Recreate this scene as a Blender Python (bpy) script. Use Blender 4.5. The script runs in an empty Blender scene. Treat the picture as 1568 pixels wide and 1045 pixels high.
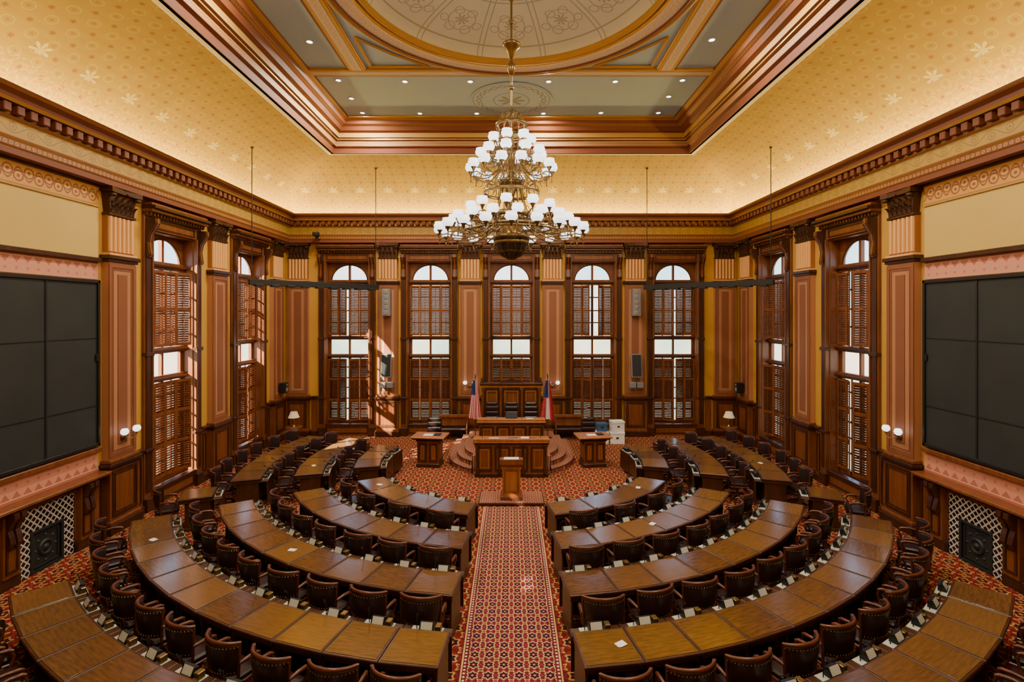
import bpy, bmesh, math, random
from mathutils import Matrix, Vector
random.seed(4)
pi=math.pi; sin=math.sin; cos=math.cos
# ------------------------------------------------------------------ node helpers
class X:
    def __init__(s,nt,o): s.nt=nt; s.o=o
    def __add__(s,b): return mth(s.nt,'ADD',s,b)
    __radd__=__add__
    def __sub__(s,b): return mth(s.nt,'SUBTRACT',s,b)
    def __rsub__(s,b): return mth(s.nt,'SUBTRACT',b,s)
    def __mul__(s,b): return mth(s.nt,'MULTIPLY',s,b)
    __rmul__=__mul__
    def __truediv__(s,b): return mth(s.nt,'DIVIDE',s,b)
    def __lt__(s,b): return mth(s.nt,'LESS_THAN',s,b)
    def __gt__(s,b): return mth(s.nt,'GREATER_THAN',s,b)
def mth(nt,op,*a):
    n=nt.nodes.new('ShaderNodeMath'); n.operation=op
    for i,v in enumerate(a):
        if isinstance(v,X): nt.links.new(v.o,n.inputs[i])
        else: n.inputs[i].default_value=v
    return X(nt,n.outputs[0])
def fsin(a): return mth(a.nt,'SINE',a)
def fcos(a): return mth(a.nt,'COSINE',a)
def ffr(a): return mth(a.nt,'FRACT',a)
def fab(a): return mth(a.nt,'ABSOLUTE',a)
def fmax(a,b): return mth(a.nt,'MAXIMUM',a,b)
def fmin(a,b): return mth(a.nt,'MINIMUM',a,b)
def fsq(a): return mth(a.nt,'SQRT',a)
def fat(a,b): return mth(a.nt,'ARCTAN2',a,b)
def length(a,b): return fsq(a*a+b*b)
def c4(c): return (c[0],c[1],c[2],1)
def mixc(nt,f,a,b):
    n=nt.nodes.new('ShaderNodeMix'); n.data_type='RGBA'
    for i,v in ((0,f),(6,a),(7,b)):
        if isinstance(v,X): nt.links.new(v.o,n.inputs[i])
        elif i==0: n.inputs[0].default_value=v
        else: n.inputs[i].default_value=c4(v)
    return X(nt,n.outputs[2])
def noise(nt,vec,scale,detail=3,rough=.5,sc=(1,1,1)):
    mp=nt.nodes.new('ShaderNodeMapping'); mp.inputs['Scale'].default_value=sc
    nt.links.new(vec,mp.inputs[0])
    n=nt.nodes.new('ShaderNodeTexNoise'); n.inputs['Scale'].default_value=scale
    n.inputs['Detail'].default_value=detail; n.inputs['Roughness'].default_value=rough
    nt.links.new(mp.outputs[0],n.inputs['Vector'])
    return X(nt,n.outputs['Fac'])
def tc(nt,kind='Object'):
    n=nt.nodes.new('ShaderNodeTexCoord'); s=nt.nodes.new('ShaderNodeSeparateXYZ')
    nt.links.new(n.outputs[kind],s.inputs[0])
    return n.outputs[kind],X(nt,s.outputs[0]),X(nt,s.outputs[1]),X(nt,s.outputs[2])
def newmat(name,col=(.5,.5,.5),rough=.5,metal=0,emit=None,es=1,spec=.5):
    m=bpy.data.materials.new(name); m.use_nodes=True
    b=m.node_tree.nodes['Principled BSDF']
    b.inputs['Base Color'].default_value=c4(col); b.inputs['Roughness'].default_value=rough
    b.inputs['Metallic'].default_value=metal; b.inputs['Specular IOR Level'].default_value=spec
    if emit: b.inputs['Emission Color'].default_value=c4(emit); b.inputs['Emission Strength'].default_value=es
    return m,m.node_tree,b
def setc(nt,b,x,k='Base Color'): nt.links.new(x.o,b.inputs[k])
def bump(nt,b,h,st=.2,d=.01):
    n=nt.nodes.new('ShaderNodeBump'); n.inputs['Strength'].default_value=st; n.inputs['Distance'].default_value=d
    nt.links.new(h.o,n.inputs['Height']); nt.links.new(n.outputs[0],b.inputs['Normal'])
def wood(name,c1,c2,rough=.35,sc=(1,8,1),scale=4,rnd=0,spec=.5):
    m,nt,b=newmat(name,c1,rough,spec=spec)
    o,x,y,z=tc(nt); n=noise(nt,o,scale,5,.6,sc); n2=noise(nt,o,1.3,2)
    f=fmax(fmin((n-.35)*2.6,1),0)
    col=mixc(nt,f,c1,c2)
    col=mixc(nt,n2*.45,col,[q*.45 for q in c1])
    if rnd:
        oi=nt.nodes.new('ShaderNodeObjectInfo'); r=X(nt,oi.outputs['Random'])
        col=mixc(nt,r*rnd,col,[min(1,q) for q in (c2[0]*1.5,c2[1]*1.8,c2[2]*1.7)])
    setc(nt,b,col); bump(nt,b,n,.08,.004)
    return m
def plaster(name,c,rough=.7,var=.25):
    m,nt,b=newmat(name,c,rough); o,x,y,z=tc(nt); n=noise(nt,o,1.2,4)
    setc(nt,b,mixc(nt,n*var,c,[q*.6 for q in c])); bump(nt,b,noise(nt,o,60,2),.05,.003); return m
# ------------------------------------------------------------------ materials
M={}
M['mahog']=wood('mahogany',(.165,.048,.013),(.30,.096,.026),.33,(1,1,.12),9)
M['mahogd']=wood('dark_mahogany',(.045,.013,.005),(.09,.027,.010),.35,(1,1,.12),9)
M['oakor']=wood('honey_oak',(.36,.12,.025),(.50,.19,.045),.35,(1,1,.12),9)
M['desk']=wood('desk_top_wood',(.075,.030,.009),(.19,.080,.022),.17,(1,6,1),5,.40,.6)
M['deskd']=wood('desk_body_wood',(.05,.017,.006),(.10,.034,.011),.35,(1,1,.2),7)
M['wall']=plaster('ochre_wall',(.60,.32,.04))
M['cream']=plaster('cream_yellow_wall',(.66,.46,.12))
M['salmon']=plaster('salmon_pilaster',(.47,.21,.09),.5,.3)
M['salmond']=plaster('brown_rose_trim',(.26,.09,.038),.5,.3)
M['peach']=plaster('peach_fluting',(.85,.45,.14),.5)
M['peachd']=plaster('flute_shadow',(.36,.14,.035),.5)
M['bronze']=newmat('bronze_capital',(.075,.03,.011),.45,.4)[0]
M['gold']=newmat('gilding',(.70,.42,.10),.35,.6)[0]
M['brass']=newmat('aged_brass',(.26,.17,.06),.3,.85)[0]
M['black']=newmat('black_plastic',(.010,.010,.011),.45)[0]
M['iron']=newmat('cast_iron',(.03,.035,.035),.5,.4)[0]
M['leather']=newmat('dark_leather',(.024,.010,.010),.36)[0]
M['chw']=wood('chair_wood',(.09,.022,.008),(.16,.044,.014),.3,(1,1,1),8)
M['white']=newmat('white_trim',(.85,.80,.62),.5)[0]
M['paper']=newmat('paper',(.85,.85,.83),.6)[0]
M['grey']=newmat('grey_metal',(.25,.25,.25),.4,.2)[0]
M['mat']=newmat('desk_console_mat',(.50,.53,.46),.35)[0]
M['glass']=newmat('opal_glass',(.9,.9,.95),.25,0,(.97,.98,1),2.0)[0]
M['amber']=newmat('stained_glass',(.035,.04,.03),.3,.3)[0]
M['blue']=newmat('blue_panel',(.05,.12,.22),.4)[0]
M['sunblock']=newmat('sun_block_panel',(.30,.22,.12),.8)[0]  # for panels added to keep the sun out of unseen front windows
M['lampshade']=newmat('linen_shade',(.75,.6,.4),.7,0,(1,.75,.45),.25)[0]
M['glow']=newmat('cove_lamp_glow',(1,.8,.5),.5,0,(1,.80,.28),34)[0]
M['lens']=newmat('downlight_lens',(1,1,1),.5,0,(.7,.9,1),7)[0]
M['bluegrey']=plaster('blue_grey_ceiling',(.36,.50,.62),.7,.15)
M['redbrown']=plaster('red_brown_moulding',(.19,.05,.016),.6,.2)
M['ochre']=plaster('ochre_moulding',(.50,.27,.05),.55,.2)
M['slat']=wood('louver_slat',(.12,.036,.012),(.21,.068,.022),.35,(.2,1,1),9)
m,nt,b=newmat('screen_board',(.022,.024,.024),.6,spec=.3); o,x,y,z=tc(nt)
setc(nt,b,mixc(nt,noise(nt,o,1.5,3),(.020,.024,.024),(.038,.042,.041))); M['board']=m
# carpet
def carpet(name,p,base,dark,gold,red,border=False,gr=.32):
    m,nt,b=newmat(name,base,.95,spec=.1); o,x,y,z=tc(nt)
    def cell(ox,oy):
        a=ffr(x/p+ox)-.5; c=ffr(y/p+oy)-.5
        return length(a,c),fat(c,a),a,c
    r1,t1,a1,c1=cell(0,0); r2,t2,a2,c2=cell(.5,.5)
    net=(fab(fab(a1)+fab(c1)-.5)<.05)
    col=mixc(nt,net*.8,base,red)
    rr=r1*(fcos(t1*6)*.16+1)
    col=mixc(nt,(rr<gr),col,gold); col=mixc(nt,(rr<gr-.09),col,dark); col=mixc(nt,(r1<.11),col,red); col=mixc(nt,(r1<.055),col,gold)
    rr=r2*(fcos(t2*4)*.35+1)
    col=mixc(nt,(rr<.18),col,gold); col=mixc(nt,(rr<.11),col,red); col=mixc(nt,(r2<.05),col,(.10,.10,.16))
    n=noise(nt,o,25,3); col=mixc(nt,n*.3,col,dark)
    if border:
        ax=fab(x)
        col=mixc(nt,(ax>.62),col,base)
        dots=(length(ax-.66,(ffr(y/.07)-.5)*.07)<.018)
        col=mixc(nt,dots,col,(.62,.56,.44))
        col=mixc(nt,(fab(ax-.70)<.012),col,gold)
    setc(nt,b,col); bump(nt,b,noise(nt,o,220,2),.25,.004); return m
M['carpet']=carpet('floral_carpet',.36,(.19,.018,.016),(.040,.010,.022),(.54,.34,.075),(.34,.042,.024))
M['runner']=carpet('aisle_carpet',.215,(.17,.016,.026),(.040,.010,.034),(.66,.46,.14),(.34,.05,.04),True,.36)
M['daisc']=carpet('dais_carpet',.18,(.24,.04,.034),(.07,.022,.036),(.62,.42,.19),(.38,.10,.07))
# cove stencil
m,nt,b=newmat('cove_stencil',(.6,.4,.1),.75); o,x,y,z=tc(nt,'UV')
base=mixc(nt,noise(nt,o,1.0,4),(.50,.335,.035),(.37,.235,.020))
PP=.44
a=ffr(x/PP)-.5; c=ffr(y/PP)-.5; r=length(a,c)*PP; t=fat(c,a)
f1=(r<(fcos(t*6)*.4+1)*.044); base=mixc(nt,f1*.8,base,(.30,.10,.016))
a=ffr(x/PP+.5)-.5; c=ffr(y/PP+.5)-.5; r=length(a,c)*PP; t=fat(c,a)
base=mixc(nt,(r<(fcos(t*4)*.4+1)*.030)*.6,base,(.30,.14,.02))
base=mixc(nt,(fab(r-.10)<.008)*.4,base,(.70,.54,.14))
px=(ffr(x/1.1)-.5)*1.1; py=y-1.12; r=length(px,py); t=fat(px,py)
pal=(r<fab(fcos(t*3.5))*.20)*(py>-.08); base=mixc(nt,pal*.55,base,(.85,.74,.34))
vine=(fab(fsin(x*9)*.12+.55-y)<.018); vine2=(fab(fsin(x*9+3.1)*.12+.55-y)<.018)
base=mixc(nt,fmax(vine,vine2)*.7,base,(.66,.30,.07))
nn=noise(nt,o,14,2); base=mixc(nt,(nn>.56)*(y<.85)*.5,base,(.70,.38,.09))
setc(nt,b,base); M['cove']=m
def scroll(name,base,acc,p,h,w=.02,fac=.85,kind='UV'):
    m,nt,b=newmat(name,base,.55); o,x,y,z=tc(nt,kind)
    u=x; v=y-h/2
    s=fab(v-fsin(u*(2*pi/p))*(h*.27))<w
    a=(ffr(u/p+.25)-.5)*p; r=length(a,v+h*.10); s2=fab(r-h*.22)<w*.8; s4=r<h*.08
    a=(ffr(u/p+.75)-.5)*p; r=length(a,v-h*.10); s3=fab(r-h*.22)<w*.8; s5=r<h*.08
    f=fmax(fmax(s,s2),fmax(s3,fmax(s4,s5)))
    e=(fab(v)>h*.46)
    col=mixc(nt,f*fac,base,acc); col=mixc(nt,e*.8,col,acc); setc(nt,b,col); return m
def beads(name,base,acc,p,h,fac=.9):
    m,nt,b=newmat(name,base,.5); o,x,y,z=tc(nt,'UV')
    a=(ffr(x/p)-.5); v=(y/h-.5); r=length(a,v)
    col=mixc(nt,(r<.36)*fac,base,acc); col=mixc(nt,(r<.16)*fac,col,base); setc(nt,b,col); return m
M['frieze']=scroll('scroll_frieze',(.60,.30,.06),(.22,.05,.013),.42,.42,.018)
M['band1']=beads('bead_band',(.19,.05,.016),(.46,.23,.05),.11,.10)
M['band2']=scroll('ochre_band',(.42,.26,.04),(.21,.09,.018),.7,.30,.012,.6)
M['band3']=scroll('rose_band',(.24,.065,.02),(.50,.28,.08),.16,.13,.008)
M['ring']=scroll('ring_scroll',(.54,.50,.45),(.56,.30,.13),.3,.3,.014,.8)
m,nt,b=newmat('pink_stencil_band',(.75,.4,.3),.6); o,x,y,z=tc(nt,'UV')
a=ffr(x/.22)-.5; tri=(y<(.5-fab(a))*.30+.05); dot=length(a*.22,y-.30)<.03; st=fab(y-.06)<.012
col=mixc(nt,tri*.7,(.70,.31,.20),(.38,.08,.06)); col=mixc(nt,dot*.6,col,(.5,.13,.09)); col=mixc(nt,st,col,(.8,.45,.22)); setc(nt,b,col); M['pink']=m
m,nt,b=newmat('fireplace_tile',(.8,.8,.78),.25); o,x,y,z=tc(nt)
q=.14
a=ffr((x+z)/q)-.5; c=ffr((x-z)/q)-.5
blk=(fab(a)<.36)*(fab(c)<.36)
col=mixc(nt,blk,(.58,.53,.46),(.012,.012,.014)); setc(nt,b,col); M['tile']=m
# dome painting
m,nt,b=newmat('dome_painting',(.6,.5,.3),.7); o,x,y,z=tc(nt)
r=length(x,y); t=fat(y,x); base=mixc(nt,noise(nt,o,1,3),(.66,.66,.52),(.58,.58,.44))
sec=ffr(t/(2*pi)*12+.5)-.5
sx=sec*r*.5236
ln=fmax(fab(fab(sec)*r*.5236-r*.2618+.06)<.015,fab(r-2.95)<.02)
circ=fab(length(sx,r-2.35)-.32)<.012
sw=fab(length(fab(sx)-.2,r-2.62)-.12)<.012; sw2=fab(length(fab(sx)-.16,r-2.1)-.11)<.012
sw3=fab(length(fab(sx)-.42,r-2.45)-.10)<.012
star=(length(sx,r-2.35)<fab(fcos(fat(sx,r-2.35)*4))*.18)
ring=fmax(fab(r-1.6)<.02,fab(r-1.5)<.01)
f=fmax(fmax(circ,sw),fmax(fmax(sw2,sw3),fmax(star,fmax(ln,ring))))
setc(nt,b,mixc(nt,f*.65,base,(.26,.24,.17))); M['dome']=m
m,nt,b=newmat('ceiling_medallion',(.3,.31,.3),.7); o,x,y,z=tc(nt)
r=length(x,y); t=fat(y,x)
f=fmax(fab(r-(fcos(t*12)*.07+1.0))<.02,fmax(fab(r-(fcos(t*12+3.14)*.07+1.0))<.02,fmax(fab(r-.55)<.015,fmax((r<fab(fcos(t*4))*.42),fab(r-1.18)<.012))))
setc(nt,b,mixc(nt,f*.75,(.35,.48,.59),(.17,.16,.13))); M['medal']=m
m,nt,b=newmat('us_flag_cloth',(.6,.1,.1),.8); o,x,y,z=tc(nt,'UV')
st=ffr(x*6.5)>.5; col=mixc(nt,st,(.62,.03,.04),(.85,.83,.8)); col=mixc(nt,(y>.62)*(x<.55),col,(.03,.05,.22)); setc(nt,b,col); M['usflag']=m
m,nt,b=newmat('state_flag_cloth',(.6,.1,.1),.8); o,x,y,z=tc(nt,'UV')
col=mixc(nt,(fab(x-.5)<.17),(.5,.03,.05),(.82,.8,.76)); col=mixc(nt,(y>.55)*(x<.6),col,(.03,.04,.2)); setc(nt,b,col); M['stflag']=m

# ------------------------------------------------------------------ mesh builder
class MB:
    def __init__(s): s.v=[];s.f=[];s.m=[];s.s=[];s.u=[];s.M=Matrix.Identity(4)
    def add(s,vs,fs,mi=0,sm=False,uvs=None):
        o=len(s.v); s.v+=[tuple(s.M@Vector(p)) for p in vs]
        for i,f in enumerate(fs):
            s.f.append([o+k for k in f]); s.m.append(mi); s.s.append(sm)
            s.u.append([uvs[k] for k in f] if uvs else None)
    def box(s,x0,x1,y0,y1,z0,z1,mi=0):
        vs=[(x0,y0,z0),(x1,y0,z0),(x1,y1,z0),(x0,y1,z0),(x0,y0,z1),(x1,y0,z1),(x1,y1,z1),(x0,y1,z1)]
        s.add(vs,[(0,3,2,1),(4,5,6,7),(0,1,5,4),(1,2,6,5),(2,3,7,6),(3,0,4,7)],mi)
    def cbox(s,x0,x1,y0,y1,z0,z1,mi=0,c=.01):
        lo=(x0,y0,z0);hi=(x1,y1,z1);idx={};vs=[]
        for sx in(0,1):
            for sy in(0,1):
                for sz in(0,1):
                    sg=(sx,sy,sz)
                    for a in range(3):
                        p=[(hi[k] if sg[k] else lo[k])+(0 if k==a else (-c if sg[k] else c)) for k in range(3)]
                        idx[(sg,a)]=len(vs); vs.append(p)
        fs=[]
        for a in range(3):
            b,d=[k for k in range(3) if k!=a]
            for sa in(0,1):
                q=[]
                for (sb,sd) in((0,0),(1,0),(1,1),(0,1)):
                    g=[0,0,0];g[a]=sa;g[b]=sb;g[d]=sd;q.append(idx[(tuple(g),a)])
                fs.append(q)
            for sb in(0,1):
                for sd in(0,1):
                    g0=[0,0,0];g0[b]=sb;g0[d]=sd;g1=list(g0);g1[a]=1;g0=tuple(g0);g1=tuple(g1)
                    fs.append([idx[(g0,b)],idx[(g1,b)],idx[(g1,d)],idx[(g0,d)]])
        for sx in(0,1):
            for sy in(0,1):
                for sz in(0,1): fs.append([idx[((sx,sy,sz),a)] for a in range(3)])
        s.add(vs,fs,mi)
    def lathe(s,prof,n=16,c=(0,0,0),mi=0,sm=True,closed=True):
        vs=[];fs=[]
        for r,z in prof:
            for k in range(n):
                a=2*pi*k/n; vs.append((c[0]+r*cos(a),c[1]+r*sin(a),c[2]+z))
        for i in range(len(prof)-1):
            for k in range(n):
                k2=(k+1)%n; fs.append((i*n+k,i*n+k2,(i+1)*n+k2,(i+1)*n+k))
        s.add(vs,fs,mi,sm)
        if closed:
            L=len(prof)-1
            if prof[0][0]>1e-3: s.add(vs[:n],[tuple(range(n))],mi)
            if prof[L][0]>1e-3: s.add(vs[L*n:],[tuple(range(n))],mi)
    def tube(s,path,r,n=6,mi=0,sm=True):
        P=[Vector(p) for p in path];vs=[];fs=[];L=len(P)
        rr=r if isinstance(r,(list,tuple)) else [r]*L
        up=Vector((0,0,1)); prev=None
        for i,p in enumerate(P):
            t=(P[min(i+1,L-1)]-P[max(i-1,0)]).normalized()
            if prev is None:
                a=t.cross(up)
                if a.length<.05: a=t.cross(Vector((1,0,0)))
            else: a=prev-t*prev.dot(t)
            a.normalize(); prev=a; b=t.cross(a)
            for k in range(n):
                q=2*pi*k/n; vs.append(tuple(p+(a*cos(q)+b*sin(q))*rr[i]))
        for i in range(L-1):
            for k in range(n):
                k2=(k+1)%n; fs.append((i*n+k,i*n+k2,(i+1)*n+k2,(i+1)*n+k))
        s.add(vs,fs,mi,sm)
        s.add(vs[:n],[tuple(range(n))],mi); s.add(vs[-n:],[tuple(range(n))],mi)
    def prism(s,poly,a0,a1,axis='z',mi=0):
        n=len(poly)
        def P(p,a):
            return (p[0],p[1],a) if axis=='z' else ((a,p[0],p[1]) if axis=='x' else (p[0],a,p[1]))
        vs=[P(p,a0) for p in poly]+[P(p,a1) for p in poly]
        fs=[tuple(range(n)),tuple(range(n,2*n))]+[(i,(i+1)%n,n+(i+1)%n,n+i) for i in range(n)]
        s.add(vs,fs,mi)
    def panel(s,x0,x1,z0,z1,y,t=.02,w=.06,mi=0):
        s.box(x0,x1,y,y+t,z0,z0+w,mi);s.box(x0,x1,y,y+t,z1-w,z1,mi)
        s.box(x0,x0+w,y,y+t,z0+w,z1-w,mi);s.box(x1-w,x1,y,y+t,z0+w,z1-w,mi)
    def mesh(s,name,mats,recalc=True):
        me=bpy.data.meshes.new(name); me.from_pydata(s.v,[],s.f)
        for k in mats: me.materials.append(M[k])
        me.polygons.foreach_set('material_index',s.m); me.polygons.foreach_set('use_smooth',s.s)
        if any(s.u):
            ul=me.uv_layers.new(name='UVMap'); i=0
            for f,u in zip(s.f,s.u):
                for k in range(len(f)):
                    if u: ul.data[i].uv=u[k]
                    i+=1
        if recalc:
            bm=bmesh.new(); bm.from_mesh(me); bmesh.ops.recalc_face_normals(bm,faces=bm.faces); bm.to_mesh(me); bm.free()
        me.update(); return me
def inst(name,me,loc=(0,0,0),rz=0,parent=None,sc=None):
    o=bpy.data.objects.new(name,me); o.location=loc; o.rotation_euler=(0,0,rz)
    if sc: o.scale=sc
    bpy.context.scene.collection.objects.link(o)
    if parent: o.parent=parent
    return o
def obj(name,mb,mats,loc=(0,0,0),rz=0,recalc=True): return inst(name,mb.mesh(name,mats,recalc),loc,rz)

HX=9.25; HY=10.85; CY=10.05; YB=CY+HY; YF=CY-HY
WZ0,WZ1=.4,7.15; WW=.9
# ------------------------------------------------------------------ floor
mb=MB(); mb.box(-HX-.45,HX+.45,YF-.45,YB+.45,-.2,0); obj('floor',mb,['carpet'])
mb=MB(); mb.box(-.73,.73,0,13.15-YF-.4,0.001,.012); obj('aisle_carpet_runner',mb,['runner'],(0,YF+.4,0))
# ------------------------------------------------------------------ walls (with window openings)
backw=[-6.72,-3.36,0,3.36,6.72]; sidew=[2.2,6.2,13.9,17.9]
def wall(name,ctrs,a0,a1,fix0,fix1,axis):
    mb=MB(); e=sorted(ctrs); cur=a0
    def B(p,q,z0,z1):
        if axis=='x': mb.box(p,q,fix0,fix1,z0,z1)
        else: mb.box(fix0,fix1,p,q,z0,z1)
    for c in e:
        B(cur,c-WW,-.1,9.3); B(c-WW,c+WW,-.1,WZ0); B(c-WW,c+WW,WZ1,9.3); cur=c+WW
    B(cur,a1,-.1,9.3); return obj(name,mb,['wall'])
wall('wall_back',backw,-HX-.45,HX+.45,YB,YB+.45,'x')
wall('wall_front',[],-HX-.45,HX+.45,YF-.45,YF,'x')
wall('wall_left',sidew,YF,YB,-HX-.45,-HX,'y')
wall('wall_right',sidew,YF,YB,HX,HX+.45,'y')
# ------------------------------------------------------------------ perimeter sweep
def sweep(name,prof,mids,mats,hx=HX,hy=HY,sm=False):
    mb=MB(); L=0
    for i in range(len(prof)-1):
        (d0,z0),(d1,z1)=prof[i],prof[i+1]; dl=math.hypot(d1-d0,z1-z0)
        if mids[i]<0: L=0; continue
        seg0=L
        def R(d,z): return [(-(hx-d),CY-(hy-d),z),((hx-d),CY-(hy-d),z),((hx-d),CY+(hy-d),z),(-(hx-d),CY+(hy-d),z)]
        A=R(d0,z0);Bq=R(d1,z1)
        for k in range(4):
            p=[A[k],A[(k+1)%4],Bq[(k+1)%4],Bq[k]]
            ax=0 if k%2==0 else 1
            us=[q[ax]-(CY if ax else 0) for q in p]
            vv=[seg0,seg0,seg0+dl,seg0+dl]
            mb.add(p,[(0,1,2,3)],mids[i],sm,list(zip(us,vv)))
        L=seg0+dl if sm else 0
    me=mb.mesh(name,mats,False); return inst(name,me)
ent=[(.0,7.88),(.27,7.88),(.27,8.00),(.30,8.02),(.30,8.12),(.33,8.15),(.27,8.20),(.27,8.50),(.33,8.52),(.33,8.55),(.29,8.56),(.29,8.72),(.46,8.74),(.50,8.79),(.50,8.86),(.58,8.93),(.62,8.95),(.62,9.0),(.60,9.0),(.45,8.93),(0,8.93)]
mi=[0,0,1,2,1,0,3,1,0,0,1,0,1,0,0,1,0,1,1,1]
sweep('trim_1',ent,mi,['redbrown','ochre','band1','band2','gold'])
mb=MB()
def perim(step,d,fn,mb):
    for s in(-1,1):
        n=int(2*(HX-d)/step)
        for i in range(n):
            fn(-(HX-d)+(i+.5)*2*(HX-d)/n, CY+s*(HY-d),'x',s)
        n=int(2*(HY-d)/step)
        for i in range(n):
            fn(s*(HX-d),CY-(HY-d)+(i+.5)*2*(HY-d)/n,'y',s)
def dent(x,y,ax,s):
    if ax=='x': mb.cbox(x-.07,x+.07,*sorted((y,y-s*.15)),8.565,8.725,0,.012)
    else: mb.cbox(*sorted((x,x-s*.15)),y-.07,y+.07,8.565,8.725,0,.012)
perim(.25,.291,dent,mb); obj('trim_2',mb,['redbrown'])
cov=[(2.81*(1-cos(t*pi/2/18)),8.93+1.80*sin(t*pi/2/18)) for t in range(19)]
sweep('ceiling_cove',cov,[0]*18,['cove'],sm=True)
sweep('cove_light_strip',[(.10,8.96),(.32,8.96)],[0],['glow'])
fr=[(2.74,10.73),(2.74,10.67),(2.80,10.64),(2.90,10.64),(2.90,10.78),(2.98,10.78),(2.98,10.64),(3.02,10.62),(3.06,10.80),(3.14,10.84),(3.14,11.02),(3.22,11.04),(3.22,11.08),(3.28,11.10),(3.28,11.26),(3.40,11.30),(3.46,11.42),(3.60,11.46),(3.64,11.56),(3.78,11.58),(3.81,11.64)]
mi=[0,0,0,5,5,1,1,1,1,4,1,3,1,2,1,1,4,1,2,1]
sweep('trim_3',fr,mi,['white','redbrown','ochre','gold','band3','black'])
# ------------------------------------------------------------------ inner ceiling
ZC=11.62
mb=MB()
N=64; RD=3.15; hx=5.50; hy=7.1
ring=[];outer=[]
for k in range(N):
    a=2*pi*k/N; cx,cy=cos(a),sin(a); t=min(hx/abs(cx) if abs(cx)>1e-6 else 1e9, hy/abs(cy) if abs(cy)>1e-6 else 1e9)
    ring.append((RD*cx,RD*cy,0)); outer.append((t*cx,t*cy,0))
ca=[math.atan2(hy,hx),pi-math.atan2(hy,hx),pi+math.atan2(hy,hx),2*pi-math.atan2(hy,hx)]
vs=ring+outer; fs=[]
for k in range(N):
    k2=(k+1)%N; f=[k,k2,N+k2]
    a0=2*pi*k/N;a1=2*pi*(k+1)/N
    for q in ca:
        if a0<q<a1: vs.append((hx*(1 if cos(q)>0 else -1),hy*(1 if sin(q)>0 else -1),0)); f.append(len(vs)-1)
    f.append(N+k); fs.append(f)
mb.add(vs,fs,0)
obj('ceiling',mb,['bluegrey'],(0,CY,ZC))
mb=MB(); prof=[]
pr=[(RD*sin(t*pi/2/14),.55*cos(t*pi/2/14)) for t in range(15)]
mb.lathe(pr,64,mi=0,closed=False); obj('ceiling_dome',mb,['dome'],(0,CY,ZC))
def zring(r0,r1,z,mb,mi,n=64):
    vs=[];fs=[];uv=[]
    for k in range(n+1):
        a=2*pi*k/n
        vs+=[(r0*cos(a),r0*sin(a),z),(r1*cos(a),r1*sin(a),z)]; uv+=[(a*(r0+r1)/2,0),(a*(r0+r1)/2,r1-r0)]
    for k in range(n): fs.append((2*k,2*k+1,2*k+3,2*k+2))
    mb.add(vs,fs,mi,False,uv)
mb=MB(); zring(3.40,3.70,-.10,mb,1)
for (r,w,h,mi_) in ((3.20,.05,.12,0),(3.35,.05,.13,2),(3.74,.05,.13,3),(3.86,.06,.12,0)):
    mb.lathe([(r-w,0.0),(r-w,-h*.6),(r-w*.4,-h),(r+w*.4,-h),(r+w,-h*.6),(r+w,0)],64,mi=mi_,closed=False)
obj('trim_4',mb,['ochre','ring','gold','redbrown'],(0,CY,ZC-.004))
mb=MB()
def beam(x0,x1,y0,y1):
    mb.box(x0,x1,y0,y1,-.07,-.002,0)
    if x1-x0>y1-y0: mb.add([(x0,y0+.08,-.075),(x1,y0+.08,-.075),(x1,y1-.08,-.075),(x0,y1-.08,-.075)],[(0,1,2,3)],1,False,[(x0,0),(x1,0),(x1,.3),(x0,.3)])
    else: mb.add([(x0+.08,y0,-.075),(x0+.08,y1,-.075),(x1-.08,y1,-.075),(x1-.08,y0,-.075)],[(0,1,2,3)],1,False,[(y0,0),(y1,0),(y1,.3),(y0,.3)])
for s in(-1,1):
    beam(-5.44,5.44,*sorted((s*3.66,s*3.98)))
    beam(*sorted((s*3.94,s*4.36)),-3.65,3.65)
    mb.box(-5.44,5.44,*sorted((s*3.98,s*4.05)),-.05,-.002,3)
    mb.box(-5.44,5.44,*sorted((s*6.94,s*7.02)),-.05,-.002,2)
    mb.box(*sorted((s*4.36,s*4.43)),-3.65,3.65,-.05,-.002,3)
    mb.box(*sorted((s*3.90,s*3.94)),-3.65,3.65,-.05,-.002,2)
    for t in(-1,1):
        P=[(s*3.74,t*3.52),(s*3.74,t*2.1),(s*3.05,t*2.85),(s*2.2,t*3.52)]
        for i in range(4):
            a=Vector((*P[i],-.03));b_=Vector((*P[(i+1)%4],-.03))
            mb.tube([a,b_],.04,4,0,False)
obj('trim_5',mb,['ochre','ring','gold','redbrown'],(0,CY,ZC))
for s in(-1,1):
    mb=MB(); mb.lathe([(0.001,0),(1.25,0),(1.25,.01)],48,mi=0,sm=False,closed=False); obj('ceiling_medallion',mb,['medal'],(0,CY+s*5.72,ZC-.022))
mb=MB(); mb.lathe([(.07,-.012),(.09,-.012),(.09,.0),(.07,.0)],20,mi=0,closed=False); mb.lathe([(0.001,-.006),(.07,-.006)],20,mi=1,closed=False)
dl=mb.mesh('recessed_downlight',['white','lens'])
pos=[]
for (px,py) in ((518,122),(620,124),(720,124),(840,124),(942,124),(1045,122),(555,172),(643,173),(730,173),(832,173),(920,172),(1008,172),(538,150),(1024,147),(474,63),(1090,60)):
    Y=780*(ZC-5)/(480-py); Xx=(px-783)*Y/780; pos.append((Xx,Y))
    pos.append((Xx,2*CY-Y))  # mirrored copy over the unseen front half, added for fill light
pos+=[(-4.98,CY),(4.98,CY)]  # unseen mid-ceiling pair, also added as fill
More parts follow.
